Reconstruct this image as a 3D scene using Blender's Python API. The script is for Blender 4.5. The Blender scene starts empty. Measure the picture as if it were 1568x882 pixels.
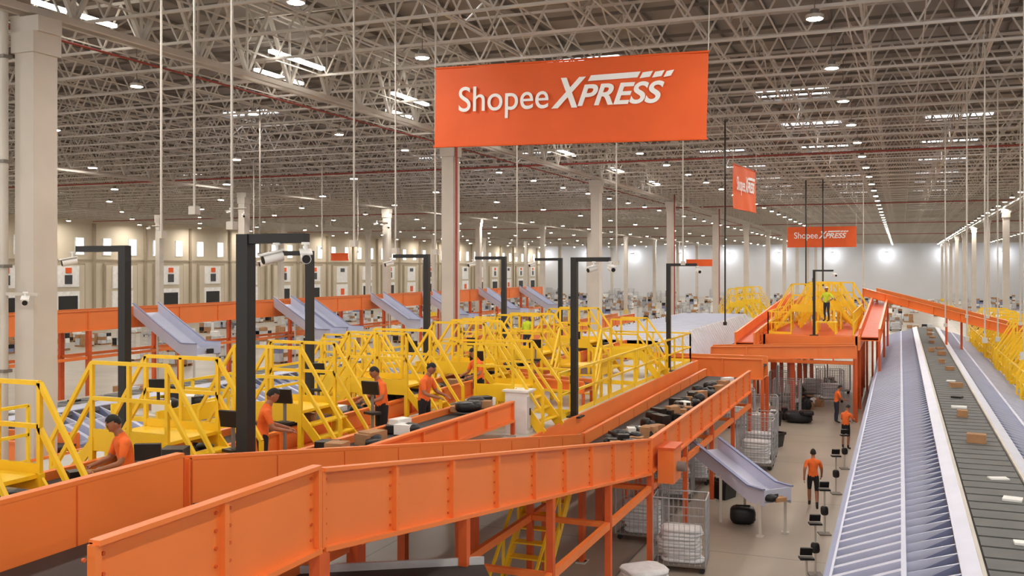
import bpy, bmesh, math, random
from mathutils import Vector, Matrix, Euler
random.seed(7)
sc=bpy.context.scene
sc.view_settings.view_transform='Standard'
sc.view_settings.look='None'
COL=sc.collection
def lin(c):
    o=[]
    for v in c:
        v/=255.0
        o.append(v/12.92 if v<=.04045 else ((v+.055)/1.055)**2.4)
    return (*o,1)
MATS={}
def mat(name,c,rough=.5,metal=0,var=.08,scale=3.0,emit=0,ecol=None,bump=0,alpha=1):
    m=bpy.data.materials.new(name); m.use_nodes=True
    nt=m.node_tree; b=nt.nodes['Principled BSDF']
    b.inputs['Roughness'].default_value=rough; b.inputs['Metallic'].default_value=metal
    c=lin(c)
    tc=nt.nodes.new('ShaderNodeTexCoord'); n=nt.nodes.new('ShaderNodeTexNoise')
    n.inputs['Scale'].default_value=scale; n.inputs['Detail'].default_value=2
    nt.links.new(tc.outputs['Object'],n.inputs['Vector'])
    r=nt.nodes.new('ShaderNodeValToRGB')
    r.color_ramp.elements[0].position=.3; r.color_ramp.elements[1].position=.7
    r.color_ramp.elements[0].color=(*[v*(1-var) for v in c[:3]],1)
    r.color_ramp.elements[1].color=(*[min(1,v*(1+var)) for v in c[:3]],1)
    nt.links.new(n.outputs['Fac'],r.inputs['Fac']); nt.links.new(r.outputs['Color'],b.inputs['Base Color'])
    if bump:
        bp=nt.nodes.new('ShaderNodeBump'); bp.inputs['Strength'].default_value=bump
        nt.links.new(n.outputs['Fac'],bp.inputs['Height']); nt.links.new(bp.outputs['Normal'],b.inputs['Normal'])
    if emit:
        b.inputs['Emission Color'].default_value=lin(ecol or (255,255,255)); b.inputs['Emission Strength'].default_value=emit
    MATS[name]=m; return m
mat('orange',(244,132,62),.4,0,.05,.8)
mat('orange_dark',(214,94,40),.5)
mat('yellow',(247,204,36),.42,0,.05,1.5)
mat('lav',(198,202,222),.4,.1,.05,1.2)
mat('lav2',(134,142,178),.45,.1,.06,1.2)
mat('belt',(54,51,50),.7)
mat('tray',(94,95,94),.6,0,.12,2)
mat('black',(24,23,24),.45)
mat('blackbag',(20,20,24),.4,0,.2,5,bump=.3)
mat('white',(240,240,238),.45)
mat('whitebag',(230,230,232),.5,0,.08,6,bump=.2)
mat('card',(172,130,92),.8,0,.12,4)
mat('deck',(196,196,194),.6,0,.12,1)
mat('concol',(204,196,186),.8,0,.06,1.0)
mat('steel',(206,200,191),.5,.1,.08,1)
mat('steel_dk',(128,121,114),.6,.1,.1,1)
mat('roof',(156,149,141),.8,0,.06,.4)
mat('redpipe',(160,72,62),.6)
mat('beige',(208,197,176),.8,0,.05,.3)
mat('beige_dk',(168,155,134),.8,0,.06,.5)
mat('wallwhite',(220,222,226),.8,0,.03,.2)
mat('banner',(233,95,32),.6,0,.04,1.2,bump=.1)
mat('lettering',(252,252,250),.6,0,.01)
mat('shirt',(240,112,46),.85,0,.1,8)
mat('hivis',(205,225,50),.8,0,.1,8)
mat('shorts',(26,26,30),.85)
mat('trousers',(44,48,62),.85)
mat('skin',(164,110,82),.55,0,.05,8)
mat('hair',(20,15,13),.7)
mat('shoe',(30,30,34),.6)
mat('eye',(15,12,12),.3)
mat('lip',(120,60,52),.5)
mat('lamp',(255,255,255),.5,emit=780,ecol=(255,247,236))
mat('lampstrip',(255,255,255),.5,emit=9,ecol=(255,250,240))
mat('skylight',(255,255,255),.5,emit=2.6,ecol=(250,250,255))
mat('winglow',(255,255,255),.5,emit=1.5,ecol=(245,250,255))
mat('glassdk',(60,62,66),.3)
mat('wire',(180,182,186),.4,.4)
mat('plastic',(200,203,206),.3,0,.1,3)
# floor
m=mat('floor',(168,158,144),.36,0,.12,.35)
nt=m.node_tree; b=nt.nodes['Principled BSDF']
src=b.inputs['Base Color'].links[0].from_socket
br=nt.nodes.new('ShaderNodeTexBrick'); br.offset=0
br.inputs['Scale'].default_value=1; br.inputs['Brick Width'].default_value=6; br.inputs['Row Height'].default_value=6
br.inputs['Mortar Size'].default_value=.02
br.inputs['Mortar'].default_value=(.18,.17,.15,1)
nt.links.new(nt.nodes['Texture Coordinate'].outputs['Object'],br.inputs['Vector'])
nt.links.new(src,br.inputs['Color1']); nt.links.new(src,br.inputs['Color2']); nt.links.new(br.outputs['Color'],b.inputs['Base Color'])

def usph(nu=10,nv=7):
    vs=[(0,0,1)]
    for j in range(1,nv):
        a=math.pi*j/nv
        for i in range(nu):
            p=2*math.pi*i/nu; vs.append((math.sin(a)*math.cos(p),math.sin(a)*math.sin(p),math.cos(a)))
    vs.append((0,0,-1)); fs=[]
    for i in range(nu): fs.append((0,1+i,1+(i+1)%nu))
    for j in range(nv-2):
        for i in range(nu):
            a=1+j*nu+i; b_=1+j*nu+(i+1)%nu; fs.append((a,a+nu,b_+nu,b_))
    L=len(vs)-1; o=1+(nv-2)*nu
    for i in range(nu): fs.append((L,o+(i+1)%nu,o+i))
    return vs,fs
SPH=usph(); SPHF=usph(18,14)
class MB:
    def __init__(s,name): s.n=name; s.v=[]; s.f=[]; s.m=[]; s.mn=[]; s.sm=[]
    def mi(s,m):
        if m not in s.mn: s.mn.append(m)
        return s.mn.index(m)
    def add(s,vs,fs,m,smooth=False):
        o=len(s.v); s.v+= [tuple(v) for v in vs]; k=s.mi(m)
        for f in fs: s.f.append(tuple(i+o for i in f)); s.m.append(k); s.sm.append(smooth)
    def hexa(s,b4,t4,m):
        s.add(list(b4)+list(t4),[(3,2,1,0),(4,5,6,7),(0,1,5,4),(1,2,6,5),(2,3,7,6),(3,0,4,7)],m)
    def box(s,x0,x1,y0,y1,z0,z1,m):
        s.hexa([(x0,y0,z0),(x1,y0,z0),(x1,y1,z0),(x0,y1,z0)],[(x0,y0,z1),(x1,y0,z1),(x1,y1,z1),(x0,y1,z1)],m)
    def obox(s,c,d,e,m):
        M=Matrix.Translation(c)@Euler(e).to_matrix().to_4x4(); x,y,z=[q/2 for q in d]
        P=[M@Vector(p) for p in [(-x,-y,-z),(x,-y,-z),(x,y,-z),(-x,y,-z),(-x,-y,z),(x,-y,z),(x,y,z),(-x,y,z)]]
        s.hexa(P[:4],P[4:],m)
    def beam(s,p0,p1,w,h,m):
        p0=Vector(p0);p1=Vector(p1);d=(p1-p0).normalized()
        up=Vector((0,0,1)) if abs(d.z)<.98 else Vector((0,1,0))
        a=d.cross(up).normalized()*w/2; b_=a.normalized().cross(d).normalized()*h/2
        s.hexa([p0-a-b_,p0+a-b_,p0+a+b_,p0-a+b_],[p1-a-b_,p1+a-b_,p1+a+b_,p1-a+b_],m)
    def tube(s,p0,p1,r,m,n=8,r1=None):
        p0=Vector(p0);p1=Vector(p1);d=(p1-p0).normalized(); r1=r if r1 is None else r1
        up=Vector((0,0,1)) if abs(d.z)<.98 else Vector((0,1,0))
        a=d.cross(up).normalized(); b_=a.cross(d).normalized()
        vs=[p0+(a*math.cos(2*math.pi*i/n)+b_*math.sin(2*math.pi*i/n))*r for i in range(n)]+[p1+(a*math.cos(2*math.pi*i/n)+b_*math.sin(2*math.pi*i/n))*r1 for i in range(n)]
        s.add(vs,[(i,(i+1)%n,n+(i+1)%n,n+i) for i in range(n)],m,True)
        s.add(vs[:n],[tuple(range(n))],m); s.add(vs[n:],[tuple(range(n))],m)
    def xs(s,p0,p1,o0,o1,z0,z1,m):
        p0=Vector(p0);p1=Vector(p1); d=(p1-p0); d.z=0; d.normalize(); r=Vector((d.y,-d.x,0))
        Z=Vector((0,0,1))
        s.hexa([p0+r*o0+Z*z0,p0+r*o1+Z*z0,p0+r*o1+Z*z1,p0+r*o0+Z*z1],[p1+r*o0+Z*z0,p1+r*o1+Z*z0,p1+r*o1+Z*z1,p1+r*o0+Z*z1],m)
    def blob(s,c,r,m,rot=0,sq=.6,jit=.1,fine=False):
        V,F=SPHF if fine else SPH; out=[]
        ca,sa=math.cos(rot),math.sin(rot)
        for v in V:
            p=[math.copysign(abs(q)**sq,q)*(1+random.uniform(-jit,jit)) for q in v]
            x,y,z=p[0]*r[0],p[1]*r[1],p[2]*r[2]
            out.append((c[0]+x*ca-y*sa,c[1]+x*sa+y*ca,c[2]+z))
        s.add(out,F,m,True)
    def poly(s,ps,m): s.add(ps,[tuple(range(len(ps)))],m)
    def mesh(s):
        me=bpy.data.meshes.new(s.n); me.from_pydata(s.v,[],s.f)
        for k in s.mn: me.materials.append(MATS[k])
        me.polygons.foreach_set('material_index',s.m); me.polygons.foreach_set('use_smooth',s.sm)
        me.update()
        bm=bmesh.new(); bm.from_mesh(me); bmesh.ops.recalc_face_normals(bm,faces=bm.faces); bm.to_mesh(me); bm.free()
        return me
    def finish(s,parent=None,loc=None,rot=None):
        o=bpy.data.objects.new(s.n,s.mesh()); COL.objects.link(o)
        if loc: o.location=loc
        if rot: o.rotation_euler=rot
        if parent: o.parent=parent
        return o
def empty(n):
    e=bpy.data.objects.new(n,None); COL.objects.link(e); return e
def inst(me,n,loc,rot=(0,0,0),parent=None,scale=None):
    o=bpy.data.objects.new(n,me); COL.objects.link(o); o.location=loc; o.rotation_euler=rot
    if scale: o.scale=scale
    if parent: o.parent=parent
    return o

# ---------------- room shell
b=MB('floor'); b.box(-90,46,-25,233,-.3,0,'floor'); b.finish()
b=MB('ceiling'); b.box(-90,46,-25,233,14.0,14.3,'roof')
b.finish()
b=MB('wall_back'); b.box(-90,46,232,232.5,0,14,'wallwhite'); b.finish()
b=MB('wall_right'); b.box(45,45.5,-25,232,0,14,'wallwhite'); b.finish()
b=MB('wall_left'); b.box(-85.5,-85,-25,232,0,14,'beige')
y=-20
while y<230:
    b.box(-85,-84.7,y-.15,y+.15,0,12,'beige_dk'); y+=8
b.box(-85,-84.85,-25,232,7.8,7.95,'beige_dk')
b.finish()
b=MB('window_strip'); y=-18
while y<230:
    b.box(-85,-84.92,y-.65,y+.65,8.4,10.4,'white'); b.box(-84.93,-84.88,y-.5,y+.5,8.5,10.3,'winglow'); y+=4
b.finish()
dm=MB('dock_door')
dm.box(0,.25,-2.6,2.6,0,7.5,'beige_dk'); dm.box(.2,.35,-2.4,2.4,0,7.3,'beige')
dm.box(.3,.5,-1.5,1.5,4.9,7.2,'white'); dm.box(.5,.55,-.5,.5,5.2,6.2,'glassdk'); dm.box(.5,.56,-.4,.4,6.4,7.0,'banner')
dm.box(.3,.45,-1.6,1.6,0,4.4,'white'); dm.box(.45,.5,-1.3,1.3,0,3.9,'black')
dme=dm.mesh(); dm2=MB('dock_door')
dm2.box(0,.25,-2.6,2.6,0,7.5,'beige_dk'); dm2.box(.2,.35,-2.4,2.4,0,7.3,'beige')
dm2.box(.3,.5,-1.5,1.5,4.6,7.2,'white'); dm2.box(.5,.55,-.6,.6,6.3,6.9,'glassdk')
dm2.box(.3,.5,-1.6,1.6,0,4.3,'white'); dm2.box(.5,.55,-.5,.5,2.6,3.6,'banner')
dme2=dm2.mesh()
for i,y in enumerate(range(16,230,8)): inst(dme if i%3 else dme2,'dock_door',(-84.99,y,0))

# ---------------- columns
XR=[-62.5,-39,-15.5,8,31.5]; Y0=13.9; BAY=18.55
cm=MB('concrete_column'); cm.box(-.24,.24,-.28,.28,0,11.5,'concol')
cm.box(-.29,.29,-.33,.33,11.1,11.5,'concol'); cm.box(-.36,.36,-.28,.28,11.5,11.8,'steel'); cm.box(-.3,.3,-.34,.34,0,.6,'yellow')
cme=cm.mesh()
for X in XR:
    for k in range(-1,12):
        if X==8 and k<2: continue
        inst(cme,'concrete_column',(X,Y0+k*BAY,0))
b=MB('downpipe')
for dx,r in ((-.38,.075),(-.54,.055)):
    b.tube((-15.5+dx,13.5,0),(-15.5+dx,13.5,12),r,'steel',10)
    for z in range(1,12,2): b.box(-15.5+dx-.1,-15.5+dx+.1,13.4,13.6,z,z+.06,'steel_dk')
for yy in (32.2,69.2,87.8): b.tube((-15.15,yy,0),(-15.15,yy,12.3),.05,'redpipe')
b.finish()

# ---------------- roof trusses
root=empty('roof_trusses')
L=23.5
j=MB('joist'); j.box(0,L,-.035,.035,12.37,12.43,'steel'); j.box(0,L,-.035,.035,13.5,13.56,'steel')
n=20
for i in range(n):
    x0=i*L/n; xm=x0+L/n/2; x1=x0+L/n
    j.beam((x0,0,13.5),(xm,0,12.43),.04,.04,'steel'); j.beam((xm,0,12.43),(x1,0,13.5),.04,.04,'steel')
jme=j.mesh()
t=MB('main_truss'); W=BAY
for dx in(-.16,.16): 
    t.box(dx-.05,dx+.05,0,W,11.85,11.97,'steel'); t.box(dx-.05,dx+.05,0,W,13.7,13.82,'steel')
n=10
for i in range(n):
    y0=i*W/n; ym=y0+W/n/2; y1=y0+W/n
    t.beam((0,y0,13.7),(0,ym,11.97),.09,.09,'steel'); t.beam((0,ym,11.97),(0,y1,13.7),.09,.09,'steel'); t.beam((0,ym,11.97),(0,ym,13.7),.05,.05,'steel')
tme=t.mesh()
q=MB('bridging'); 
q.box(-.03,.03,0,W,12.75,12.8,'steel'); q.box(-.03,.03,0,W,13.6,13.65,'steel')
for i in range(16):
    y0=i*W/16; q.beam((0,y0,13.6 if i%2 else 12.8),(0,y0+W/16,12.8 if i%2 else 13.6),.035,.035,'steel')
qme=q.mesh()
YS=Y0-BAY
for X in [-86]+XR:
    for k in range(0,13):
        y=YS+k*BAY
        if y>232: break
        if X>-86 and k<12: inst(tme,'main_truss',(X,y,0),parent=root)
        if X<31:
            for a in range(8):
                yy=y+a*BAY/8
                if yy<231: inst(jme,'joist',(X,yy,0),parent=root)
            if k<12:
                for a in range(1,8): inst(qme,'bridging',(X+a*L/8,y,0),parent=root)
b=MB('roof_purlins'); x=-85; i=0
while x<45:
    b.box(x-.035,x+.035,-25,232,13.84,13.96,'steel_dk'); b.box(x+.7,x+.73,-25,232,12.43,12.46,'steel'); x+=1.57
y=-20
while y<231: b.box(-85,45,y-.03,y+.03,13.75,13.84,'steel_dk'); y+=1.55
b.finish()
b=MB('skylight')
for X in (-74,-50,-27,-21,-10,-4,2.5,15,20):
    for k in range(26):
        y=8+k*9.27+(0 if int(X)%2 else 4)
        if y>225: continue
        if random.random()<.6: b.box(X-1.4,X+1.4,y-.7,y+.7,13.96,13.99,'skylight')
b.finish()
b=MB('sprinkler_pipe')
for y in (46,83,120,160): b.tube((-84,y,12.2),(31,y,12.2),.045,'redpipe')
for x in (-18,10): b.tube((x,-10,12.25),(x,225,12.25),.03,'redpipe')
b.finish()
b=MB('high_bay_lights'); 
for X in [-1.6-9*k for k in range(-3,10)]:
    for k in range(46):
        if X<-22 and k%2: continue
        y=-6+k*5.2+((X*7.3)%2.0)
        if y>228: continue
        n=8; R=.15 if X>-22 else .2
        b.poly([(X+R*math.cos(2*math.pi*i/n),y+R*math.sin(2*math.pi*i/n),12.0) for i in range(n)],'lamp')
        b.tube((X,y,12.01),(X,y,12.09),R+.03,'steel',8); b.tube((X,y,12.09),(X,y,12.2),.09,'steel_dk',6); b.tube((X,y,12.2),(X,y,13.9),.012,'steel_dk',4)
b.finish()
b=MB('strip_lights')
for y in (20.6,27,34.5,43,52,61): b.box(-15.0,-14.85,y,y+2.4,12.5,12.58,'lampstrip')
for y in (16,24,32): b.box(-18.0,-17.85,y,y+2.4,12.9,12.98,'lampstrip')
b.finish()
for i in range(11):
    X=-84+i*11.6
    f=MB('wall_washer_lamp'); f.box(-.4,.4,-.2,.3,.15,.35,'steel'); f.beam((0,.3,.25),(0,1.9,.25),.06,.06,'steel')
    o=f.finish(loc=(X,230,10.2))
    l=bpy.data.lights.new('bulb','POINT'); l.energy=330; l.color=(.95,.97,1); l.shadow_soft_size=.2; lo=bpy.data.objects.new('bulb',l); COL.objects.link(lo); lo.parent=o; lo.location=(0,0,-.15)

# ---------------- conveyors
def trough(name,pts,w,wh=.84,drop=.35,rib=1.35,leg=None,legw=.12,mid=None,bolts=False,mat_='orange',z0=0,sides=(-1,1),beltm='belt'):
    b=MB(name)
    for p0,p1 in zip(pts[:-1],pts[1:]):
        P0=Vector(p0);P1=Vector(p1); D=(P1-P0); Lh=math.hypot(D.x,D.y); d=D/Lh; r=Vector((d.y,-d.x,0)).normalized()
        for s in sides:
            o=s*w/2
            a=lambda u,v:(min(u,v),max(u,v))
            b.xs(P0,P1,*a(o,o+s*.03),-wh+.02,-.02,mat_)
            b.xs(P0,P1,*a(o-s*.005,o+s*.10),-.04,0.0,mat_)
            b.xs(P0,P1,*a(o-s*.005,o+s*.11),-wh,-wh+.05,mat_)
            k=int(Lh/rib)
            for i in range(k+1):
                c=P0+d*(i*Lh/max(k,1)); e=d*.03
                b.xs(c-e,c+e,*a(o+s*.01,o+s*.085),-wh+.03,-.03,mat_)
                if bolts: b.xs(c-d*.008,c+d*.008,*a(o-s*.006,o),-wh+.05,-.05,'orange_dark')
                if bolts and s==1:
                    for t in (-.09,.09):
                        for zz in range(5):
                            cc=c+d*t+r*(o+.03)+Vector((0,0,-.12-zz*.15))
                            b.tube(cc,cc+r*.02,.016,'orange_dark',6)
        b.xs(P0,P1,-w/2+.01,w/2-.01,-drop-.05,-drop,beltm); b.xs(P0,P1,-w/2+.01,w/2-.01,-wh+.005,-wh+.04,mat_)
        if leg:
            k=max(1,int(Lh/leg)); prev=None
            for i in range(k+1):
                c=P0+d*(i*Lh/k); row=[]
                for s in(-1,1):
                    f=c+r*s*(w/2+.05); b.beam((f.x,f.y,z0),(f.x,f.y,c.z-wh),legw,legw,'orange_dark' if mat_=='orange' else mat_); row.append(f)
                    b.box(f.x-.12,f.x+.12,f.y-.12,f.y+.12,z0,z0+.03,'steel')
                if mid and mid<c.z-wh:
                    b.beam((row[0].x,row[0].y,mid),(row[1].x,row[1].y,mid),.1,.1,mat_)
                if prev and mid:
                    for q in(0,1):
                        b.beam((prev[q].x,prev[q].y,mid),(row[q].x,row[q].y,mid),.1,.14,mat_)
                prev=row
    b.finish()
def pile(b,c,w,l,h,n,kinds=('blackbag','card','whitebag','blackbag','white')):
    for i in range(n):
        k=random.choice(kinds); x=c[0]+random.uniform(-w,w); y=c[1]+random.uniform(-l,l); r=random.uniform(0,3.1)
        if 'bag' in k: 
            rz=random.uniform(.07,.13)*h; b.blob((x,y,c[2]+rz),(random.uniform(.12,.24),random.uniform(.1,.18),rz),k,r,.65,.1)
        else:
            hh=random.uniform(.1,.26)*h; b.obox((x,y,c[2]+hh/2+.005),(random.uniform(.2,.42),random.uniform(.18,.34),hh),(0,0,r),k)
XC=-6.2
trough('orange_belt_conveyor',[(XC,2.0,5.05),(XC,5.3,5.05)],1.6,.87,.6,1.9,sides=(-1,))
trough('orange_belt_conveyor',[(XC,5.3,5.05),(XC,8.15,5.05)],1.6,.87,.6,1.4,bolts=True,leg=5)
trough('orange_belt_conveyor',[(XC,8.25,5.0),(XC,21.9,3.05)],1.56,.84,.5,1.37,bolts=True,leg=3.4,mid=1.9)
trough('orange_belt_conveyor',[(XC,22,3.05),(XC+.2,36.5,3.2)],1.56,.82,.28,1.4,bolts=True,leg=3.6,mid=1.9)
trough('orange_belt_conveyor',[(-12.5,38.6,3.5),(-4.9,38.6,3.5)],1.3,.8,.3,1.3,leg=3)
b=MB('drive_motor_box'); b.box(-5.28,-4.9,22.3,23.1,1.95,2.75,'orange'); b.box(-5.3,-4.86,22.25,23.15,2.75,2.8,'orange_dark'); b.tube((-4.9,22.7,2.3),(-4.7,22.7,2.3),.12,'steel_dk'); b.finish()
b=MB('parcels')
DK=('blackbag','blackbag','black','card','blackbag','black','card','white')
for y in (19.8,20.4,21.2,22.0,22.8,23.6,24.6,26.2,27.2,28.2,29.2,30.1,31,32,33.4,34.6): pile(b,(XC+.3,y,2.82 if y>22 else 2.9),.38,.4,1.35,6,DK)
b.finish()
b=MB('grey_feed_conveyor')
b.xs((-9.5,8.6,3.05),(-4.9,11.4,3.05),-.5,.5,-.05,0,'belt')
for s in(-.5,.46): b.xs((-9.5,8.6,3.05),(-4.9,11.4,3.05),s,s+.04,-.22,.1,'plastic')
for p in((-9.3,8.7),(-5.1,11.3)): b.beam((p[0],p[1],0),(p[0],p[1],2.95),.1,.1,'steel')
b.finish()
trough('orange_belt_conveyor',[(-36,16,5.0),(-36,96,5.0)],1.6,.95,.3,3.0,leg=6,legw=.2,mid=2.8)
def slide(p0,p1,w,m='lav',sh=.32,fl=.6,n=4):
    b=MB('parcel_chute'); P0=Vector(p0);P1=Vector(p1)
    D=(P1-P0); hd=Vector((D.x,D.y,0)).normalized(); F=P1+hd*fl
    for a,c in((P0,P1),(P1,F)):
        b.xs(a,c,-w/2,w/2,-.04,0,m); b.xs(a,c,-w/2-.03,-w/2,-.12,sh,m); b.xs(a,c,w/2,w/2+.03,-.12,sh,m)
        b.xs(a,c,-w/2-.1,-w/2,sh-.02,sh+.02,'lav2'); b.xs(a,c,w/2,w/2+.1,sh-.02,sh+.02,'lav2')
    r=Vector((D.y,-D.x,0)).normalized()
    for s in(-1,1):
        f=F+r*s*w/2-hd*.2; b.beam((f.x,f.y,0),(f.x,f.y,f.z),.07,.07,'steel'); b.box(f.x-.1,f.x+.1,f.y-.1,f.y+.1,0,.03,'steel')
        g=P0.lerp(P1,.5)+r*s*w/2; b.beam((g.x,g.y,0),(g.x,g.y,g.z-.05),.07,.07,'steel')
    b.xs(F-hd*.03,F,-w/2,w/2,0,.3,m)
    pile(b,(F.x-.1,F.y,F.z),.2,.2,.9,n,('blackbag','card','black','white'))
    return b.finish()
for y in (38,49.5,51.5,61,69,80,90): slide((-35.0,y,4.75),(-31.8,y-.3,2.9),1.5,sh=.5,fl=1.0)
slide((-5.2,27.9,1.75),(-3.4,26.3,.95),.85)
def sorter(y0,y1,xc,zb,dens=1):
    b=MB('cross_belt_sorter'); hb=.6
    b.box(xc-hb,xc+hb,y0,y1,zb-.12,zb-.05,'belt')
    y=y0
    while y<y1-.6:
        b.box(xc-hb+.04,xc+hb-.04,y+.05,y+.6,zb-.05,zb,'tray'); y+=.64
    b.box(xc-hb,xc+hb,y0,y1,zb-.6,zb-.3,'steel_dk')
    for s in(-1,1):
        X=lambda d: xc+s*(hb+d)
        def prof(d0,z0,d1,z1,m,th=.03):
            b.hexa([(X(d0),y0,z0),(X(d1),y0,z1),(X(d1),y0,z1-th),(X(d0),y0,z0-th)],[(X(d0),y1,z0),(X(d1),y1,z1),(X(d1),y1,z1-th),(X(d0),y1,z0-th)],m)
        prof(0,zb+.03,.06,zb+.03,'steel',.3)
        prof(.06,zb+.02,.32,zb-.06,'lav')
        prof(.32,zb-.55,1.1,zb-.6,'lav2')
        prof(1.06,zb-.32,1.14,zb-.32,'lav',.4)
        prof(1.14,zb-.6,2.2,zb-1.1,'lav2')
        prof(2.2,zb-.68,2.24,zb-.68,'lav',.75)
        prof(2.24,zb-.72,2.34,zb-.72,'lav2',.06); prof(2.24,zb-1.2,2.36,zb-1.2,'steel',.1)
        y=y0
        while y<y1-.55:
            z0=zb-.32
            A=(X(1.06),y,z0-.22);B=(X(.32),y,zb-.1);C=(X(1.06),y,z0);D=(X(.32),y+.06,zb-.1);E_=(X(1.06),y+.46,z0-.2)
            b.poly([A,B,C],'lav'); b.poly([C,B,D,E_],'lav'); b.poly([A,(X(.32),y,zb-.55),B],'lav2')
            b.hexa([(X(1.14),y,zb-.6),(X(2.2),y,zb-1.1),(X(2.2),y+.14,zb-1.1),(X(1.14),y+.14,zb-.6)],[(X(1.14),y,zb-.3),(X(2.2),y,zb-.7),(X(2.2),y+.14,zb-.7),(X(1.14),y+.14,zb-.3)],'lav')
            y+=.55
        y=y0+.5
        while y<y1:
            b.beam((X(2.2),y,0),(X(2.2),y,zb-1.2),.09,.09,'steel'); b.beam((X(.1),y,0),(X(.1),y,zb-.6),.1,.1,'steel')
            b.beam((X(2.2),y,.5),(X(.1),y,.5),.06,.06,'steel'); b.beam((X(2.2),y,zb-1.2),(X(.1),y,zb-.7),.06,.06,'steel'); y+=2.2
    b.finish()
    p=MB('parcels'); y=y0+1
    while y<y1-1:
        y+=random.choice((1.92,2.56,3.2,4.5)); 
        k=random.choice(('card','card','white','black','card'))
        h=random.uniform(.08,.22) if k=='card' else random.uniform(.03,.06)
        p.obox((xc+random.uniform(-.25,.25),y,zb+h/2+.003),(random.uniform(.25,.45),random.uniform(.2,.32),h),(0,0,random.uniform(-.4,.4)),k)
        if k=='card': p.obox((xc+random.uniform(-.25,.25),y+.5,zb+.018),(.25,.18,.03),(0,0,random.uniform(-.6,.6)),'white') if random.random()<.3 else None
    p.finish()
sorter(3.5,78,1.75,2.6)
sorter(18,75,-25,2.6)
b=MB('covered_sorter'); x0,x1,ya,yb=-14.4,-8.9,40.5,66
b.box(x0+.7,x1-.7,ya,yb,3.72,3.9,'white')
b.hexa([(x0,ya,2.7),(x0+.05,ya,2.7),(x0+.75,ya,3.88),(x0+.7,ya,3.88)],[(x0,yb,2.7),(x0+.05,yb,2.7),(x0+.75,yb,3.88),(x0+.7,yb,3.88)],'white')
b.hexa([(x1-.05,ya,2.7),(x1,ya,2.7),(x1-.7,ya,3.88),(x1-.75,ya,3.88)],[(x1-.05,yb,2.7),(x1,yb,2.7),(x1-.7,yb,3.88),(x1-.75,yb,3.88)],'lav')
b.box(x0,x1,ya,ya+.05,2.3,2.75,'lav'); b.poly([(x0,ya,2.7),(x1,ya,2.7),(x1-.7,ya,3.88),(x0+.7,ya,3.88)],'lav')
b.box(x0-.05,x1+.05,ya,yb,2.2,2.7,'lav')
y=ya+.1
while y<yb:
    b.beam((x1+.02,y,2.6),(x1-.7,y,3.93),.05,.07,'white'); b.beam((x0-.02,y,2.6),(x0+.7,y,3.93),.05,.07,'white'); b.box(x0+.7,x1-.7,y-.02,y+.02,3.9,3.93,'lav'); y+=.62
y=ya+.4
while y<yb:
    for X in(x0+.2,x1-.2): b.beam((X,y,0),(X,y,2.2),.12,.12,'steel')
    y+=2.8
b.finish()
trough('orange_belt_conveyor',[(-8.2,41,2.7),(-7.9,62,2.7)],.8,.5,.15,2.2,leg=6)

# ---------------- mezzanine deck
b=MB('mezzanine_deck'); DX0,DX1,DY0,DY1=-14.9,-7.25,4,37
b.box(DX0,DX1,DY0,DY1,3.28,3.4,'deck')
b.box(DX1,DX1+.06,DY0,DY1,3.0,3.45,'orange'); b.box(DX0-.06,DX0,DY0,DY1,3.0,3.45,'orange'); b.box(DX0,DX1,DY1,DY1+.06,3.0,3.45,'orange')
y=DY0
while y<=DY1:
    b.box(DX0,DX1,y-.08,y+.08,3.0,3.28,'orange')
    for X in(DX0+.1,-11,DX1-.1): b.box(X-.1,X+.1,y-.1,y+.1,0,3.0,'orange_dark')
    y+=4.1
b.finish()
def guard(b,p0,p1,h=1.1,step=1.4,t=.055,m='yellow'):
    P0=Vector(p0);P1=Vector(p1);n=max(1,round((P1-P0).length/step))
    for i in range(n+1):
        c=P0.lerp(P1,i/n); b.beam(c,c+Vector((0,0,h)),t,t,m)
    for z in(h,h*.52): b.beam(P0+Vector((0,0,z)),P1+Vector((0,0,z)),t,t,m)
    b.xs(P0,P1,-.008,.008,0,.12,m)
def crossover_mesh(H=1.1,hl=.7,hy=.55,run=.8):
    b=MB('crossover_stair'); t=.055
    b.box(-hl,hl,-hy,hy,H-.05,H,'yellow'); 
    for y in(-hy,hy):
        b.box(-hl,hl,y-.02,y+.02,H-.2,H+.12,'yellow')
        guard(b,(-hl,y,H),(hl,y,H),1.1,.75,t)
        for s in(-1,1):
            b.beam((s*hl,y,0),(s*hl,y,H),.08,.08,'yellow')
            x0=s*hl;x1=s*(hl+run)
            b.hexa([(x0,y-.02,H-.22),(x0,y+.02,H-.22),(x0,y+.02,H),(x0,y-.02,H)],[(x1,y-.02,0),(x1,y+.02,0),(x1,y+.02,.22),(x1,y-.02,.22)],'yellow')
            b.beam((x0,y,H+1.1),(x1,y,1.0),t,t,'yellow'); b.beam((x0,y,H+.55),(x1,y,.5),t,t,'yellow')
            b.beam((x1,y,0),(x1,y,1.0),t,t,'yellow')
    for s in(-1,1):
        for i in range(1,5):
            f=i/5; x=s*(hl+run*f); z=H*(1-f); b.box(x-.11,x+.11,-hy,hy,z-.03,z,'yellow')
    return b.mesh()
CM=crossover_mesh()
for y in (4.9,8.2,11.5,14.8,18.7,22.8,27,31.6): inst(CM,'crossover_stair',(-10.4,y,3.4))
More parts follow.
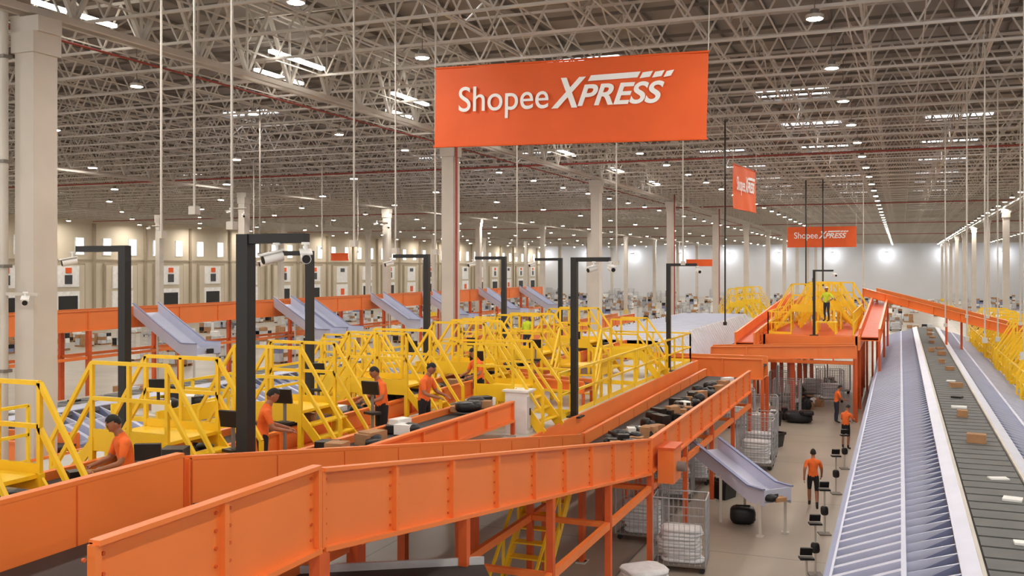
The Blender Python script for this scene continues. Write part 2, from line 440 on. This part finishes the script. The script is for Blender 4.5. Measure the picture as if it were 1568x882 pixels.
def access_mesh():
    b=MB('access_steps'); t=.055; H=.9
    b.box(-.6,.6,-.45,.45,H-.05,H,'yellow')
    for x in(-.6,.6):
        b.box(x-.02,x+.02,-.45,.45,H-.25,H+.1,'yellow')
        guard(b,(x,-.45,H),(x,.45,H),1.0,.9,t)
        for y in(-.45,.45): b.beam((x,y,0),(x,y,H),.07,.07,'yellow')
        b.beam((x,-.45,H),(x,-1.15,0),.04,.2,'yellow'); b.beam((x,-.45,H+1.0),(x,-1.15,.95),t,t,'yellow'); b.beam((x,-.45,H+.5),(x,-1.15,.45),t,t,'yellow'); b.beam((x,-1.15,0),(x,-1.15,.95),t,t,'yellow')
    for i in range(1,4): b.box(-.6,.6,-.45-.7*i/4-.1,-.45-.7*i/4+.1,H*(1-i/4)-.03,H*(1-i/4),'yellow')
    return b.mesh()
AM=access_mesh()
for x,y,r in((-8.35,20.3,1.57),(-8.2,25.9,0),(-12.3,20.2,1.57),(-8.4,31.4,1.57)): inst(AM,'access_steps',(x,y,3.4),(0,0,r))
trough('induction_conveyor',[(-10.4,4.2,4.2),(-10.4,36.5,4.2)],.9,.4,.12,1.6,leg=3.2,legw=.08,z0=3.4)
trough('induction_conveyor',[(-8.1,10.8,4.25),(-8.1,19.2,4.15)],.7,.45,.12,1.4,leg=2.8,legw=.08,z0=3.4)
b=MB('parcels'); y=5
while y<36: 
    pile(b,(-10.4,y,4.08),.25,.3,.8,3,DK); y+=1.3
for y in (11.4,12.6,14,15.2,17.6,18.5): pile(b,(-8.1,y,4.1),.18,.3,.9,4,DK)
b.finish()
b=MB('yellow_guardrail')
for a,c in ((4.2,7),(21.5,36.8)): guard(b,(-7.45,a,3.4),(-7.45,c,3.4))
for a,c in ((4.2,13),(16,37)): guard(b,(-14.7,a,3.4),(-14.7,c,3.4))
guard(b,(-14.7,36.8,3.4),(-7.45,36.8,3.4))
for y in (6.4,16.1,25.6,32.2): guard(b,(-13.9,y,3.4),(-12.7,y,3.4)); 
for y in (22.5,28.9): guard(b,(-8.9,y,3.4),(-7.5,y,3.4))
b.finish()
for y in (7,22,30.5): inst(CM,'crossover_stair',(-13.3,y,3.4),scale=(.8,1,.85))
def table_mesh():
    b=MB('sorting_workbench'); b.box(-.55,.55,-.9,.9,.82,.9,'yellow'); b.box(-.5,.5,-.85,.85,.9,.93,'steel')
    for x in(-.5,.5):
        for y in(-.85,.85): b.beam((x,y,0),(x,y,.82),.07,.07,'yellow')
        b.beam((x,-.85,.25),(x,.85,.25),.05,.05,'yellow')
    b.box(-.55,-.5,-.9,.9,.93,1.1,'yellow'); b.box(.5,.55,-.9,.9,.7,1.02,'yellow')
    pile(b,(0,0,.93),.25,.6,.8,7,DK)
    b.obox((-.3,.5,1.12),(.3,.3,.34),(0,0,.4),'black'); b.beam((.2,-.5,.93),(.2,-.5,1.4),.04,.04,'black'); b.obox((.2,-.52,1.45),(.3,.04,.2),(.2,0,.5),'black')
    return b.mesh()
TM=table_mesh()
for y in (6.4,9.4): inst(TM,'sorting_workbench',(-8.35,y,3.4))
for y in (14.6,24.6,): inst(TM,'sorting_workbench',(-12.9,y,3.4))
for y in (24.2,): trough('induction_conveyor',[(-9.9,y,4.15),(-7.6,y,4.05)],.6,.3,.1,1.2,leg=2,legw=.07,z0=3.4)
def mon():
    b=MB('scanner_monitor'); b.beam((0,0,0),(0,0,1.45),.04,.04,'steel_dk'); b.box(-.12,.12,-.12,.12,0,.02,'steel_dk'); b.obox((0,-.05,1.47),(.34,.04,.24),(.2,0,.3),'black'); b.box(-.13,.13,-.1,.1,1.0,1.04,'black'); return b.mesh()
MM=mon()
for x,y in((-9.5,7.0),(-8.75,11.2),(-9.5,13.5),(-8.7,15.0),(-11.4,17.4),(-9.5,21.4),(-9.5,25.4),(-11.4,25.4),(-9.5,29)): inst(MM,'scanner_monitor',(x,y,3.4),(0,0,random.uniform(-.5,.5)))
b=MB('control_cabinet'); b.box(-8.0,-7.5,19.5,19.9,3.4,4.3,'white'); b.box(-7.5,-7.47,19.53,19.87,3.5,4.2,'plastic'); b.box(-7.47,-7.45,19.6,19.64,3.8,3.95,'black'); b.box(-8.05,-7.45,19.45,19.95,4.3,4.34,'white'); b.finish()
b=MB('steel_staircase')
A=Vector((-7.8,20.3,3.3));B=Vector((-7.8,17.0,0))
for s in(-.45,.45):
    o=Vector((s+.9,0,0)); b.beam(A.lerp(B,.2)+o,B+o,.05,.22,'yellow'); C_=A.lerp(B,.5); b.beam(C_+o+Vector((0,0,.8)),B+o+Vector((0,0,.95)),.05,.05,'yellow')
    for i in range(2,5):
        p=A.lerp(B,i/4)+o; b.beam(p,p+Vector((0,0,.8 if i<4 else .95)),.05,.05,'yellow')
for i in range(3,14):
    p=A.lerp(B,i/14); b.box(p.x+.45,p.x+1.35,p.y-.13,p.y+.13,p.z-.03,p.z,'yellow')
b.finish()

# ---------------- masts with cameras
def cctv(b,p,d,m='white',k=.72):
    p=Vector(p); d=Vector(d).normalized(); U=Vector((0,0,1))*k
    b.tube(p,p+d*.34*k,.085*k,m,12); b.tube(p+d*.34*k,p+d*.36*k,.07*k,'black',12)
    b.beam(p+U*.1,p+d*.42*k+U*.1,.2*k,.02,m); b.tube(p+d*.1*k,p+d*.1*k+U*.22,.03*k,m,8); b.tube(p+d*.1*k+U*.2,p+d*.1*k+U*.24,.07*k,m,10)
def mast(x,y,z0,s,top=7.38,t=.15,arm=1.05,two=False):
    b=MB('camera_mast'); b.box(x-t/2,x+t/2,y-t/2,y+t/2,z0,top,'black'); b.box(x-.2,x+.2,y-.2,y+.2,z0,z0+.03,'black')
    b.box(min(x,x+s*arm),max(x,x+s*arm),y-t*.4,y+t*.4,top-t*.7,top,'black')
    for k in range(3): b.box(x-t/2-.03,x-t/2,y-.04,y+.04,z0+.8+k*.9,z0+1.0+k*.9,'steel_dk')
    e=x+s*arm; cctv(b,(e-.02,y,top-t*.7-.15),(s*.6,-.8,-.2)); 
    if two: cctv(b,(e-s*.35,y,top-t*.7-.15),(-.6,-.8,-.25))
    b.finish()
mast(-7.62,10.0,3.4,1,7.42,.17,.9,True)
mast(-7.3,22.2,3.4,1,7.25,.15,.9,True); mast(-7.5,33.3,3.4,1,7.15,.14,1.0)
for y in (12.9,18.5,24.3,30.0,35.8): mast(-12.35,y,3.4,-1,7.38,.15,1.05)
mast(-3.9,49.2,3.7,1,6.9,.12,.9)
for X,Y in((-15.5,13.9),(-62.5,69.55),(-39,51),(-39,69.55)):
    b=MB('security_camera'); cctv(b,(X+.4,Y-.6,6.4 if X>-20 else 10.3),(.7,-.7,-.2),k=1.0 if X<-20 else .7); cctv(b,(X-.5,Y-.6,6.2 if X>-20 else 10.6),(-.9,-.3,-.2),k=1.0 if X<-20 else .7); b.beam((X-.5,Y-.4,6.5 if X>-20 else 10.8),(X+.5,Y-.4,6.5 if X>-20 else 10.8),.06,.06,'steel'); b.finish()
b=MB('hanging_conduits')
for X,Y,zb,r,m in((-9.4,12.0,7.7,.022,'steel'),(-9.6,11.4,7.9,.018,'steel'),(-11.2,12.5,7.6,.02,'steel'),(-9.2,15.2,7.5,.022,'steel'),(-9.5,17.3,7.4,.02,'steel'),(-9.3,18.7,7.4,.02,'steel'),
    (-9.5,24,7.4,.02,'steel'),(-7.6,27,7.2,.022,'steel'),(-6.3,30,7.2,.02,'steel'),(-20,27,7.5,.03,'steel_dk'),(-6,36,5,.03,'black'),(-5.4,62,6,.04,'black'),(-4.4,62,6,.04,'black'),(-2,60,6,.03,'steel'),
    (1.9,26,5.3,.018,'steel'),(1.8,31,5,.02,'steel'),(2.6,31,5,.02,'steel'),(1.5,38,5,.02,'steel'),(2.6,45,5,.03,'steel'),(3.4,45,5,.03,'steel'),(4.1,40,5,.03,'steel'),(1.9,18,5.6,.012,'steel'),(-30,40,8,.03,'steel'),(-30,50,8,.03,'steel'),(-26,40,8,.03,'steel')):
    b.tube((X,Y,zb),(X,Y,12.4),r,m,6); b.box(X-.06,X+.06,Y-.06,Y+.06,zb-.12,zb,m)
b.finish()

# ---------------- banners
def banner(x0,y0,z0,w,h,rotz,tilt=0,text=True,bars=True):
    e=MB('hanging_banner')
    nx,nz=28,8; vs=[]; 
    for k in range(nz+1):
        for i in range(nx+1):
            u=i/nx*w; v=k/nz*h
            vs.append((u,.018*math.sin(u*2.3+v)+.012*math.sin(u*5+v*3),v+ .02*math.sin(math.pi*i/nx)*(-1 if k==nz else 0)))
    fs=[(k*(nx+1)+i,k*(nx+1)+i+1,(k+1)*(nx+1)+i+1,(k+1)*(nx+1)+i) for k in range(nz) for i in range(nx)]
    e.add(vs,fs,'banner',True)
    e.tube((-.02,.0,h),(w+.02,0,h),.02,'banner'); e.tube((-.02,0,0),(w+.02,0,0),.02,'banner')
    for u in(.0,w): e.tube((u,0,h),(u,0,h+(12.4-z0-h)),.012,'steel',5)
    o=e.finish(loc=(x0,y0,z0),rot=(0,tilt,rotz))
    if text:
        def put(s,u0,u1,v0,v1,sh=0,off=.01):
            c=bpy.data.curves.new('lettering','FONT'); c.body=s; c.size=1; c.shear=sh; c.offset=off; c.extrude=.002
            c.materials.append(MATS['lettering']); t=bpy.data.objects.new('lettering_'+s.lower()[:1],c); COL.objects.link(t)
            bpy.context.view_layer.update()
            bb=t.bound_box; xs=[q[0] for q in bb]; ys=[q[1] for q in bb]
            sx=(u1-u0)/(max(xs)-min(xs)); sy=(v1-v0)/(max(ys)-min(ys))
            t.parent=o; t.scale=(sx,sy,1); t.rotation_euler=(math.pi/2,0,0); t.location=(u0-min(xs)*sx,-.045,v0-min(ys)*sy)
        k=w/5.6; g=h/1.62
        put('Shopee',.56*k,2.5*k,.53*g,1.2*g,0,.004)
        put('X',2.56*k,3.26*k,.68*g,1.27*g,.35,.03)
        put('PRESS',3.1*k,4.8*k,.70*g,1.12*g,.3,.025)
        l=MB('lettering_bar')
        for a,c in((3.3,4.28),(4.32,4.52),(4.56,4.74),(4.78,4.92)):
            a*=k;c*=k; l.poly([(a,-.045,1.18*g),(c,-.045,1.2*g),(c+.06*k,-.045,1.31*g),(a+.06*k,-.045,1.29*g)],'lettering')
        lo=l.finish(parent=o)
    return o
banner(-8.95,17.95,9.5,5.62,1.62,0,.02)
banner(-5.45,34.4,9.1,3.3,1.55,math.radians(84))
banner(-8.7,83,8.7,5.4,1.65,0)
banner(-24.4,118,7.2,3.2,.8,0,text=False); banner(-44,69,7.6,1.7,.6,0,text=False)

# ---------------- centre platform structure
b=MB('orange_steel_platform')
b.box(-6.3,-1.9,49,49.2,3.05,3.7,'orange'); b.box(-6.3,-1.9,49.2,62,3.6,3.72,'orange_dark'); b.box(-6.4,-6.2,49,62,3.05,3.7,'orange'); b.box(-2.0,-1.8,49,62,3.05,3.7,'orange')
b.box(-6.3,-1.9,48.9,49.3,2.35,2.5,'orange')
for y in (49.1,52.5,56,60):
    for X in (-6.2,-4.9,-2): b.box(X-.1,X+.1,y-.1,y+.1,0,3.1,'orange_dark')
for X in(-5.6,-4.2,-3,): b.box(X-.04,X+.04,48.95,49.05,2.5,3.05,'orange')
b.box(-3.9,-2.9,49.9,50.9,4.27,4.32,'yellow'); 
for X in(-3.85,-2.95):
    for y in(49.95,50.85): b.box(X-.04,X+.04,y-.04,y+.04,3.72,4.27,'yellow')
b.finish()
trough('orange_belt_conveyor',[(-6.9,47,3.9),(-6.5,68,5.3)],.8,.7,.45,1.5,leg=6,beltm='orange_dark')
trough('orange_belt_conveyor',[(-8.3,46.2,3.3),(-1.9,46.8,3.5)],1.1,.6,.25,1.3,leg=6.3)
trough('orange_belt_conveyor',[(-1.8,66,5.7),(7.5,55.5,3.55)],1.0,.5,.2,2,leg=6)
trough('orange_belt_conveyor',[(-1.4,50.5,4.0),(-1.2,66,5.2)],.8,.6,.4,1.5,leg=7,beltm='orange_dark')
for p in ((-4.6,52.6),(-3.6,54.8),(-3.9,57),(-3.2,59.5),(-4.4,60.5)): inst(CM,'crossover_stair',(p[0],p[1],3.72),scale=(.95,1,1.1))
for p in ((5.2,42),(5.6,45),(5.4,48),(5.5,51),(5.4,54),(5.5,57),(5.4,61),(5.3,65),(5.3,69),(5.2,73)): inst(CM,'crossover_stair',(p[0]+.7,p[1],1.7),scale=(1.1,1.2,1.15))
b=MB('side_deck'); b.box(4.5,7.6,40,76,1.58,1.7,'deck'); b.box(4.42,4.5,40,76,1.4,1.75,'yellow'); 
for y in (40.5,45,50,55,59.5,65,70,75):
    for X in(4.7,7.4): b.box(X-.08,X+.08,y-.08,y+.08,0,1.58,'yellow')
b.finish()
b=MB('yellow_guardrail')
guard(b,(-6.1,49.3,3.72),(-5.0,49.3,3.72)); guard(b,(-2.1,49.3,3.72),(-2.1,61.8,3.72)); guard(b,(-6.1,49.3,3.72),(-6.1,61.8,3.72)); guard(b,(4.6,40.2,1.7),(4.6,75.8,1.7))
b.finish()
b=MB('raised_deck'); b.box(-15.0,-11.5,83,95,2.4,2.55,'deck')
for y in(83.3,90,94.7):
    for X in(-14.8,-11.7): b.box(X-.1,X+.1,y-.1,y+.1,0,2.4,'orange_dark')
b.finish()
for p in ((-13,84.5),(-13.2,89.6),(-13,93.5)): inst(CM,'crossover_stair',(p[0],p[1],2.55),scale=(1,1,1.2))
trough('orange_belt_conveyor',[(-19,40,3.6),(-19,70,3.6)],1.2,.6,.25,2.5,leg=6)
trough('orange_belt_conveyor',[(-30,16.2,2.9),(-18,16.7,3.1)],1.2,.6,.25,2,leg=4)

# ---------------- roll cages, sacks, bags, clutter
def cage_mesh(fill=True):
    b=MB('roll_cage'); w,d,h=.6,.42,1.7
    b.box(-w,w,-d,d,.14,.19,'steel_dk')
    for x in(-w,w):
        for y in(-d,d):
            b.tube((x,y,.16),(x,y,h),.02,'wire',6); b.tube((x*.85,y*.8-.02,.07),(x*.85,y*.8+.02,.07),.07,'black',10)
        b.tube((x,-d,h),(x,d,h),.016,'wire',6)
        for i in range(1,6): b.tube((x,-d+2*d*i/6,.18),(x,-d+2*d*i/6,h),.006,'wire',4)
        for i in range(1,8): b.tube((x,-d,.18+i*.19),(x,d,.18+i*.19),.006,'wire',4)
    for y in(-d,d):
        b.tube((-w,y,h),(w,y,h),.016,'wire',6)
        for i in range(1,10): b.tube((-w+2*w*i/10,y,.18),(-w+2*w*i/10,y,h),.006,'wire',4)
        for i in range(1,8): b.tube((-w,y,.18+i*.19),(w,y,.18+i*.19),.006,'wire',4)
    if fill:
        for i in range(9): b.blob((random.uniform(-.06,.06),random.uniform(-.03,.03),.23+i*.085),(random.uniform(.42,.52),random.uniform(.32,.37),.055),'whitebag',random.uniform(-.12,.12),.5,.08)
    return b.mesh()
CG=cage_mesh(); CG2=cage_mesh(False)
for x,y,r in ((-4.75,22.4,.1),(-6.2,24.5,0),(-6.4,29,.1),(-6.3,31.5,0),(-4.7,34.6,0),(-4.8,36.3,0),(-5.3,41,.2),(-6.5,43,.2),(-3.4,53,.3),(-4.4,55,.1)): inst(CG,'roll_cage',(x,y,0),(0,0,r))
for x,y in ((-5.0,47.5),(-5.6,51),(-5.6,54),(-3.2,57)): inst(CG2,'roll_cage',(x,y,0))
b=MB('duffel_bag')
b.blob((-4.0,26.9,.24),(.34,.24,.24),'blackbag',.2,.55,.05,True); b.tube((-4.2,26.9,.48),(-3.8,26.9,.5),.02,'black'); b.finish()
b=MB('duffel_bag'); b.blob((-4.27,45.4,.26),(.62,.4,.26),'blackbag',.1,.6,.08,True); b.blob((-3.9,45.1,.5),(.3,.3,.12),'blackbag',.4,.6,.08,True); b.finish()
b=MB('parcels')
for x,y in((-4.3,49.8),(-4.9,56),(-5.4,45.6),(-4.2,51.3),(-3.9,60)): pile(b,(x,y,0),.5,.5,2.2,9,('blackbag','card','card','black','whitebag'))
b.finish()
def bin_mesh():
    b=MB('black_bin'); b.hexa([(-.24,-.3,.0),(.24,-.3,.0),(.24,.3,.0),(-.24,.3,.0)],[(-.3,-.37,.5),(.3,-.37,.5),(.3,.37,.5),(-.3,.37,.5)],'black')
    for x0,x1,y0,y1 in((-.34,-.3,-.4,.4),(.3,.34,-.4,.4),(-.34,.34,-.4,-.37),(-.34,.34,.37,.4)): b.box(x0,x1,y0,y1,.46,.56,'black')
    pile(b,(0,0,.5),.12,.15,.8,4); return b.mesh()
BN=bin_mesh()
for x,y in((-5.0,29.7),(-4.9,31),(-5.9,33.3),(-4.6,38.9),(-5.2,44.3)): inst(BN,'black_bin',(x,y,0),(0,0,random.uniform(-.4,.4)))
b=MB('white_sack_bundle')
for i in range(7): b.blob((-4.9+.06*math.sin(i*2),19.6+.04*math.cos(i*3),.08+i*.11),(.46,.38,.07),'whitebag',.2+i*.1,.5,.08,True)
b.finish()
def stand_mesh():
    b=MB('scanner_stand'); b.box(-.15,.15,-.15,.15,0,.03,'steel_dk'); b.tube((0,0,0),(0,0,1.15),.025,'steel'); b.box(-.14,.14,-.1,.1,1.15,1.19,'black'); b.obox((0,.02,1.3),(.24,.04,.16),(.3,0,0),'black'); b.blob((0,0,.62),(.1,.1,.12),'black',0,.6,.03)
    return b.mesh()
SM=stand_mesh()
for x,y in ((-1.75,18.2),(-1.75,20.2),(-1.8,23),(-1.85,26.6),(-1.85,31.5),(-1.8,35.5)): inst(SM,'scanner_stand',(x,y,0),(0,0,.3))
b=MB('steel_handrail'); b.tube((-1.9,14.5,.9),(-1.9,17,.9),.025,'steel'); b.tube((-1.9,14.5,.45),(-1.9,17,.45),.02,'steel')
for y in(14.5,17): b.tube((-1.9,y,0),(-1.9,y,.9),.025,'steel')
b.finish()
def pallet_mesh(seed):
    random.seed(seed); b=MB('pallet_of_goods')
    for x in(-.5,0,.5): b.box(x-.06,x+.06,-.6,.6,0,.1,'card')
    for i in range(5): b.box(-.6,.6,-.6+i*.27,-.5+i*.27,.1,.13,'card')
    h=random.randint(2,5)
    for k in range(h):
        for i in(-1,1):
            for j_ in(-1,1):
                if k==h-1 and random.random()<.4: continue
                b.obox((i*.29,j_*.29,.13+.15+k*.31),(.52,.52,.3),(0,0,random.uniform(-.05,.05)),random.choice(('card','plastic','white','plastic','lav2','blackbag')))
    return b.mesh()
PM=[pallet_mesh(i) for i in range(5)]; random.seed(11)
gr=empty('stored_goods')
for i in range(460):
    x=random.uniform(-80,-16); y=random.uniform(52,215)
    if -37.5<x<-28 and y<100: continue
    if -28.5<x<-21.5 and y<78: continue
    if abs(x+19)<1.6 and y<72: continue
    if abs((x+15.5)%23.5)<1.2 or abs((x+15.5)%23.5)>22.3: continue
    o=inst(random.choice(PM+[CG,CG2]),'goods',(x,y,0),(0,0,random.choice((0,1.57,.1))),gr)
    if random.random()<.35: o.scale=(1,1,1.4)
for i in range(120):
    x=random.uniform(-15,26); y=random.uniform(98,220)
    if abs(x-8)<1.2 or abs(x+15.5)<1.2: continue
    inst(random.choice(PM+[CG]),'goods',(x,y,0),(0,0,random.choice((0,1.57,.1))),gr)
for i in range(40):
    x=random.uniform(-34,-31) if i%2 else random.uniform(-21.3,-16.5); y=random.uniform(20,35)
    inst(random.choice(PM+[CG]),'goods',(x,y,0),(0,0,random.choice((0,1.57))),gr)

# ---------------- people
def seg_d(p,a,b_):
    ab=b_-a; t=max(0,min(1,(p-a).dot(ab)/ab.length_squared)); return (p-(a+ab*t)).length,t
def person(loc,rot,pose='stand',shirt='shirt',legs='shorts',long=False,cap=None,bald=False,scale=1.0,name='warehouse_worker',head_t=(0,0,0)):
    J={'pel':(0,0,.95,.135),'sp':(0,.0,1.1,.125),'ch':(0,0,1.28,.14),'nb':(0,-.01,1.43,.085),'nk':(0,.0,1.5,.055),'hd':(0,.015,1.58,.06)}
    for s,k in((-1,'l'),(1,'r')):
        J['hip'+k]=(s*.095,0,.9,.095);J['kn'+k]=(s*.105,.02,.5,.058);J['cf'+k]=(s*.108,-.01,.36,.055);J['an'+k]=(s*.11,-.02,.09,.038);J['to'+k]=(s*.125,.13,.045,.038)
        J['sh'+k]=(s*.175,-.01,1.39,.07);J['el'+k]=(s*.235,-.03,1.12,.044);J['wr'+k]=(s*.245,.06,.88,.027);J['pa'+k]=(s*.24,.085,.81,.03)
    def st(k,x,y,z): J[k]=(x,y,z,J[k][3])
    if pose=='walk':
        st('knl',-.1,.2,.52);st('cfl',-.1,.2,.36);st('anl',-.1,.22,.09);st('tol',-.11,.37,.06)
        st('knr',.1,-.02,.49);st('cfr',.1,-.14,.37);st('anr',.1,-.3,.16);st('tor',.11,-.2,.05)
        st('ell',-.24,-.14,1.14);st('wrl',-.25,-.12,.9);st('pal',-.25,-.1,.83);st('elr',.24,.08,1.13);st('wrr',.24,.22,.93);st('par',.23,.26,.87)
    if pose=='work':
        st('ch',0,.04,1.28);st('nb',0,.07,1.42);st('nk',0,.11,1.49);st('hd',0,.15,1.56)
        for s,k in((-1,'l'),(1,'r')):
            st('sh'+k,s*.175,.06,1.37);st('el'+k,s*.24,.14,1.12);st('wr'+k,s*.17,.38,1.06);st('pa'+k,s*.15,.45,1.04)
    if pose=='hips':
        for s,k in((-1,'l'),(1,'r')):
            st('el'+k,s*.34,-.06,1.17);st('wr'+k,s*.2,.08,1.03);st('pa'+k,s*.15,.11,1.0)
    E=[('pel','sp'),('sp','ch'),('ch','nb'),('nb','nk'),('nk','hd')]
    for k in'lr': E+=[('pel','hip'+k),('hip'+k,'kn'+k),('kn'+k,'cf'+k),('cf'+k,'an'+k),('an'+k,'to'+k),('ch','sh'+k),('sh'+k,'el'+k),('el'+k,'wr'+k),('wr'+k,'pa'+k)]
    names=list(J); bm=bmesh.new(); ly=bm.verts.layers.skin.verify(); V={}
    for n_ in names:
        v=bm.verts.new(J[n_][:3]); v[ly].radius=(J[n_][3],J[n_][3]*(.8 if n_ in('pel','sp','ch') else 1)); v[ly].use_root=(n_=='pel'); V[n_]=v
    for a,c in E: bm.edges.new((V[a],V[c]))
    me=bpy.data.meshes.new('t'); bm.to_mesh(me); bm.free(); o=bpy.data.objects.new('t',me); COL.objects.link(o)
    o.modifiers.new('s','SKIN'); sb=o.modifiers.new('u','SUBSURF'); sb.levels=2; sb.render_levels=2
    dg=bpy.context.evaluated_depsgraph_get(); ev=o.evaluated_get(dg); em=ev.to_mesh()
    vs=[v.co.copy() for v in em.vertices]; fs=[tuple(p.vertices) for p in em.polygons]; ev.to_mesh_clear(); bpy.data.objects.remove(o)
    B=MB(name); groups={}
    for f in fs:
        c=sum((vs[i] for i in f),Vector())/len(f); best=None
        for a,d in E:
            A=Vector(J[a][:3]);D=Vector(J[d][:3]); dd,t=seg_d(c,A,D); dd-=J[a][3]*(1-t)+J[d][3]*t
            if best is None or dd<best[0]: best=(dd,a,d,t)
        _,a,d,t=best; a2=a[:2]
        if a2 in('sp','ch','pe') and d[:2] not in('hi',): mm=shirt
        elif d[:2]=='hi': mm=legs
        elif a2=='nb': mm=shirt if t<.35 else 'skin'
        elif a2=='sh': mm=shirt if (t<.75 or long) else 'skin'
        elif a2=='hi': mm=legs if (t<.9 or legs=='trousers') else 'skin'
        elif a2 in('kn','cf'): mm=legs if legs=='trousers' else ('skin' if (a2=='kn' or t<.6) else 'shoe')
        elif a2=='an': mm='shoe'
        else: mm='skin'
        if a2=='pe' and d=='sp' and t<.1: mm=legs
        groups.setdefault(mm,[]).append(f)
    o0=len(B.v); B.v+=[tuple(v) for v in vs]
    for mm,ff in groups.items():
        k=B.mi(mm)
        for f in ff: B.f.append(tuple(i+o0 for i in f)); B.m.append(k); B.sm.append(True)
    for s,k in((-1,'l'),(1,'r')):
        w=Vector(J['wr'+k][:3]);p=Vector(J['pa'+k][:3]); d=(p-w).normalized(); side=Vector((0,1,0)) if abs(d.z)>.6 else Vector((-s,0,0))
        side=(side-d*side.dot(d)).normalized(); nrm=d.cross(side)*(1 if s>0 else -1)
        for i,(ln,off) in enumerate(((.07,.03),(.08,.01),(.075,-.01),(.06,-.028))):
            a=p+side*off+d*.01; c=a+d*ln*.5; e=c+(d*.8-nrm*.5).normalized()*ln*.5
            B.tube(a,c,.009,'skin',6,.0085); B.tube(c,e,.0085,'skin',6,.007)
        a=p+side*.025-d*.03; c=a+(side*.7+d*.6).normalized()*.045; B.tube(a,c,.011,'skin',6,.009); B.tube(c,c+d*.03,.009,'skin',6,.007)
    hd=Vector(J['hd'][:3])+Vector((0,.01,.035)); tilt={'work':-.45}.get(pose,0)
    R=Euler((tilt+head_t[0],0,head_t[2])).to_matrix()
    def hv(v,g=1.0):
        x,y,z=v; X=x*.076*g;Y=y*.096*g;Z=z*.118*g
        if z<0: X*=1+.32*z; Y*=1+.12*z
        if z<-.3 and y>0: Y+=.008
        if g==1.0 and abs(x)<.22 and y>.8 and -.35<z<.12: Y+=.02*(1-abs(x)/.22)
        return hd+R@Vector((X,Y,Z))
    V_,F_=SPHF
    B.add([hv(v) for v in V_],F_,'skin',True)
    if not bald:
        hf=[f for f in F_ if (lambda c:(c[2]>.5 and c[1]<.75) or (c[1]<.1 and c[2]>-.25 and not(abs(c[0])>.8 and c[2]<.05 and c[1]>-.2)))([sum(V_[i][q] for i in f)/len(f) for q in range(3)])]
        B.add([hv(v,1.09) for v in V_],hf,'hair',True)
    if cap:
        hf=[f for f in F_ if sum(V_[i][2] for i in f)/len(f)>.42]; B.add([hv(v,1.16) for v in V_],hf,cap,True)
        B.add([hd+R@Vector(q) for q in((-.06,.08,.055),(.06,.08,.055),(.05,.17,.045),(-.05,.17,.045))],[(0,1,2,3)],cap)
    for s in(-1,1):
        for (P,r,mm) in (((s*.03,.088,.008),(.011,.007,.007),'eye'),((s*.075,-.005,-.005),(.012,.02,.03),'skin'),((s*.032,.09,.028),(.018,.005,.004),'hair')):
            B.add([hd+R@(Vector(P)+Vector((v[0]*r[0],v[1]*r[1],v[2]*r[2]))) for v in SPH[0]],SPH[1],mm,True)
    B.add([hd+R@(Vector((0,.085,-.062))+Vector((v[0]*.024,v[1]*.008,v[2]*.008))) for v in SPH[0]],SPH[1],'lip',True)
    ob=B.finish(loc=loc,rot=(0,0,rot)); ob.scale=(scale,)*3; return ob
person((-2.35,29.3,0),.1,'walk')
person((-2.67,45.8,0),-1.2,'work',legs='trousers')
person((-1.95,39.3,0),-.5,'work')
person((-3.4,50.4,4.32),2.6,'hips','hivis','trousers',True,cap='white')
person((-13.9,36.2,3.4),3.0,'stand','hivis','trousers',True,cap='white')
person((-9.3,9.75,3.4),2.6,'work')
person((-9.25,12.55,3.4),-.9,'work')
person((-9.25,16.3,3.4),2.6,'work')
person((-8.8,17.2,3.4),-1.6,'work')
person((-9.25,20.9,3.4),2.6,'work')

# ---------------- world & camera
w=bpy.data.worlds.new('world'); sc.world=w; w.use_nodes=True
bg=w.node_tree.nodes['Background']; bg.inputs['Color'].default_value=(1,.985,.96,1); bg.inputs['Strength'].default_value=1.6
cd=bpy.data.cameras.new('camera'); cam=bpy.data.objects.new('camera',cd); COL.objects.link(cam)
cd.sensor_width=36; cd.lens=33.96; cd.shift_y=-.0198; cd.clip_end=600
cam.location=(0,0,7); cam.rotation_euler=(math.pi/2,0,math.radians(21.9)); sc.camera=cam
